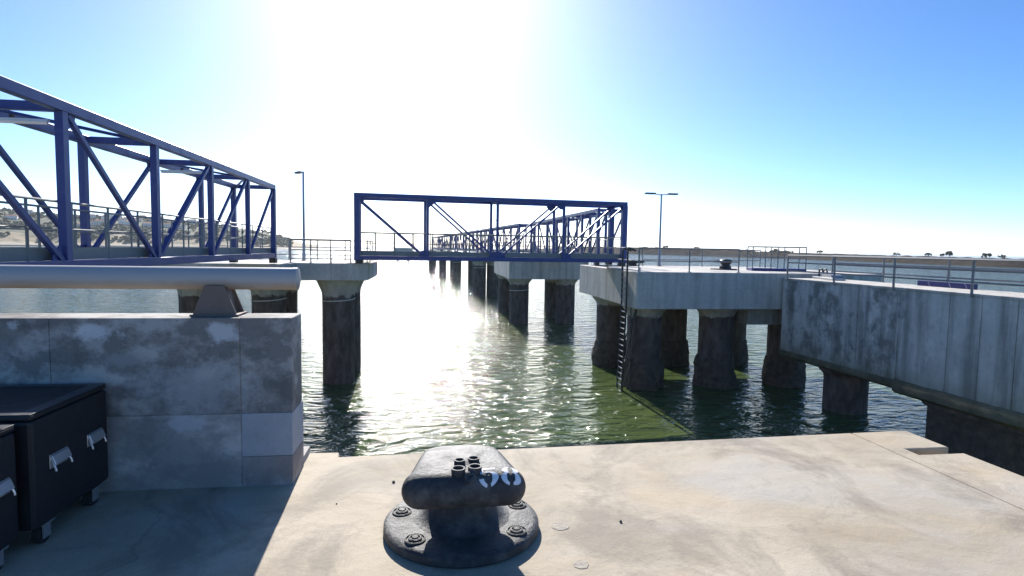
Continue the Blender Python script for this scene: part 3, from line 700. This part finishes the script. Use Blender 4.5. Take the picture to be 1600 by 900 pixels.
# mooring hook on the right platform
mh = empty('mooring_hook', (15.6, 29.2, .6), radians(10)); tag(mh, 'black mooring hook unit on the right platform deck', 'mooring hook')
MB().box(-.6, .6, -.35, .35, 0, .06).build('base_plate', M['dark'], mh, bevel=.01)
MB().lathe([(.3, .06), (.24, .15), (.22, .28), (.3, .36), (.33, .46), (.26, .54), (.12, .57)], (.12, 0, 0), 20).build('capstan', M['dark'], mh, smooth=True)
MB().tube([(.1, 0, .42), (-.35, 0, .44), (-.62, 0, .42)], [.07, .05, .04], 10).build('hook_arm', M['dark'], mh, smooth=True)
MB().box(-.2, .4, -.12, .12, .06, .2).build('pedestal', M['dark'], mh, bevel=.02)
# hooped fairlead at the causeway head
fl = empty('fairlead', (*askew(CX+1.35, 23.6), CZ), radians(78)); tag(fl, 'grey steel fairlead with two hoops on the causeway deck', 'fairlead')
MB().box(-1.0, .95, -.28, .28, 0, .1).build('base_plate', M['galv'], fl, bevel=.015)
MB().add([(x, y, z_) for y in (-.25, .25) for x, z_ in ((-.95, .1), (.1, .1), (.1, .3), (-.75, .22))], [(0, 1, 2, 3), (7, 6, 5, 4), (0, 4, 5, 1), (1, 5, 6, 2), (2, 6, 7, 3), (3, 7, 4, 0)]).build('wedge', M['galv'], fl)
for x in (.3, .72):
    MB().tube([(x-.17, 0, .1), (x-.17, 0, .36), (x-.1, 0, .44), (x+.1, 0, .44), (x+.17, 0, .36), (x+.17, 0, .1)], .04, 8).build('hoop', M['dark'], fl, smooth=True)
# low dark cleat bar behind the double lamp base
cb = empty('mooring_cleat', (12.2, 34.0, .6)); tag(cb, 'low dark mooring cleat beside the end of the receding footbridge', 'cleat')
MB().box(-.35, .35, -.2, .2, 0, .05).build('base_plate', M['dark'], cb)
MB().tube([(-.75, 0, .27), (-.5, 0, .24), (.5, 0, .24), (.75, 0, .27)], [.05, .08, .08, .05], 10).build('horns', M['dark'], cb, smooth=True)
MB().box(-.25, .25, -.09, .09, .05, .2).build('stem', M['dark'], cb, bevel=.03)

# ------------------------------------------------------------------ houses and trees far off
rnd = random.Random(21)
desc = ['long white house', 'small white house', 'tall cream block', 'low pale villa', 'wide white terrace', 'square pale house']
house_px = sorted([128, 136, 144, 152, 158, 166, 172, 180, 187, 194, 201, 208, 216, 224, 232, 240, 250, 260, 272, 285, 300, 315, 335, 20, 45, 352])
ordn = 'first second third fourth fifth sixth seventh eighth ninth tenth eleventh twelfth thirteenth fourteenth fifteenth sixteenth seventeenth eighteenth nineteenth twentieth twenty-first twenty-second twenty-third twenty-fourth twenty-fifth twenty-sixth'.split()
for i in range(26):
    px = house_px[i]
    t_ = rnd.uniform(150, 255); k = max(j for j in range(n_k) if ts[j] <= t_) if (n_k := len(ts)) else 0
    rel = prof[k] + (prof[k+1]-prof[k])*(t_-ts[k])/(ts[k+1]-ts[k]); p = shore_pt(px, t_, rel)
    w, d_, h_ = rnd.uniform(8, 15), rnd.uniform(7, 10), rnd.uniform(4, 8)
    R = empty('house', (p.x, p.y, p.z-1), rnd.uniform(-.3, .3)-math.atan2(p.x, p.y))
    tag(R, '%s on the far hill, %s house counted from the left' % (desc[i % 6], ordn[house_px.index(px)]), 'house', 'houses on the far hill')
    MB().box(-w/2, w/2, -d_/2, d_/2, -3, h_).build('wall', M['housewall'], R)
    MB().add([(-w/2-.4, -d_/2-.4, h_), (w/2+.4, -d_/2-.4, h_), (w/2+.4, d_/2+.4, h_), (-w/2-.4, d_/2+.4, h_), (-w/2+1.5, 0, h_+2), (w/2-1.5, 0, h_+2)], [(0, 1, 5, 4), (2, 3, 4, 5), (1, 2, 5), (3, 0, 4), (3, 2, 1, 0)]).build('roof', M['roof'], R)
    for q in range(int(w/3)):
        MB().box(-w/2+1+q*3, -w/2+2.3+q*3, -d_/2-.05, -d_/2+.1, 1.4, 2.9).build('window', M['pane'], R)
def tree(px, d_, h_, label, wide=1.0):
    v = ray(px, 390); u = min(range(400), key=lambda k: abs((bw_axis(k*.0249)[0].x/bw_axis(k*.0249)[0].y)-(v.x/v.y)))*.0249
    p, nr, zt = bw_axis(u)
    R = empty('pine_tree', (p.x, p.y, zt-.4)); tag(R, label, 'tree', 'pines on the breakwater')
    MB().tube([(0, 0, -.5), (.1, 0, h_*.4), (0, .1, h_*.75)], [.22, .16, .08], 7).tube([(.08, 0, h_*.4), (h_*.25*wide, 0, h_*.75)], [.1, .04], 5).build('trunk', M['bark'], R, smooth=True)
    g = MB(); rr = random.Random(px)
    for q in range(34):
        a, r_ = rr.uniform(0, 2*pi), sqrt(rr.random())*h_*.5*wide
        blob(g, (r_*cos(a), r_*sin(a), h_*(.5+.4*rr.random()-.25*(r_/(h_*.5*wide))**2)), h_*rr.uniform(.1, .19), .8, rr)
    g.build('crown', M['leaf2'], R)
for px, h_, w_, lb in ((1450, 4.2, 1.6, 'flat topped pine on the breakwater left of the tallest one'), (1483, 6.2, .9, 'tallest rounded pine on the breakwater at far right'), (1474, 4.0, 1.0, 'small pine touching the tallest breakwater pine on its left'), (1541, 4.8, 1.4, 'broad ragged pine on the breakwater right of the tallest one'), (1566, 3.6, 1.5, 'small pine last on the breakwater at the right edge'), (1402, 4.0, 1.5, 'small flat pine alone above the causeway railing middle'),
                       (1282, 4.4, 1.7, 'low spreading pine above the hooped fairlead'), (1213, 5.2, 1.5, 'dark pine above the short navy gangway'), (1090, 6, 1.6, 'pine above the mooring hook on the breakwater'), (1040, 6.5, 1.6, 'pine just right of the double headed lamp')):
    tree(px, 0, h_*.85, lb, w_*.9)
# small stones lying on the quay
for i, (x, y, s, lb) in enumerate(((615, 753, .012, 'small black stone on the quay left of the bollard head'), (970, 815, .012, 'small black stone on the quay right of the bollard'), (526, 787, .006, 'tiny dark stone on the quay near the shadow edge'))):
    p = on_z(x, y, s*.4); g = MB(); blob(g, (0, 0, 0), s, .7, random.Random(i)); o = g.build('pebble', M['rubber']); o.location = p
    tag(o, lb, 'stone', 'stones on the quay floor')

# ------------------------------------------------------------------ thin sea haze
hz = NT('haze_air'); hz.t.nodes.remove(hz.p); pv = hz.n('VolumePrincipled')
pv.inputs['Color'].default_value = (.88, .92, .97, 1); pv.inputs['Density'].default_value = .00008; pv.inputs['Anisotropy'].default_value = .35
hz.l(pv.outputs[0], hz.out.inputs['Volume'])
tag(MB().box(-8050, 8050, -2050, 8050, -8, 62).build('haze', hz.m), 'thin pale sea haze over the water', 'haze', kind='stuff')
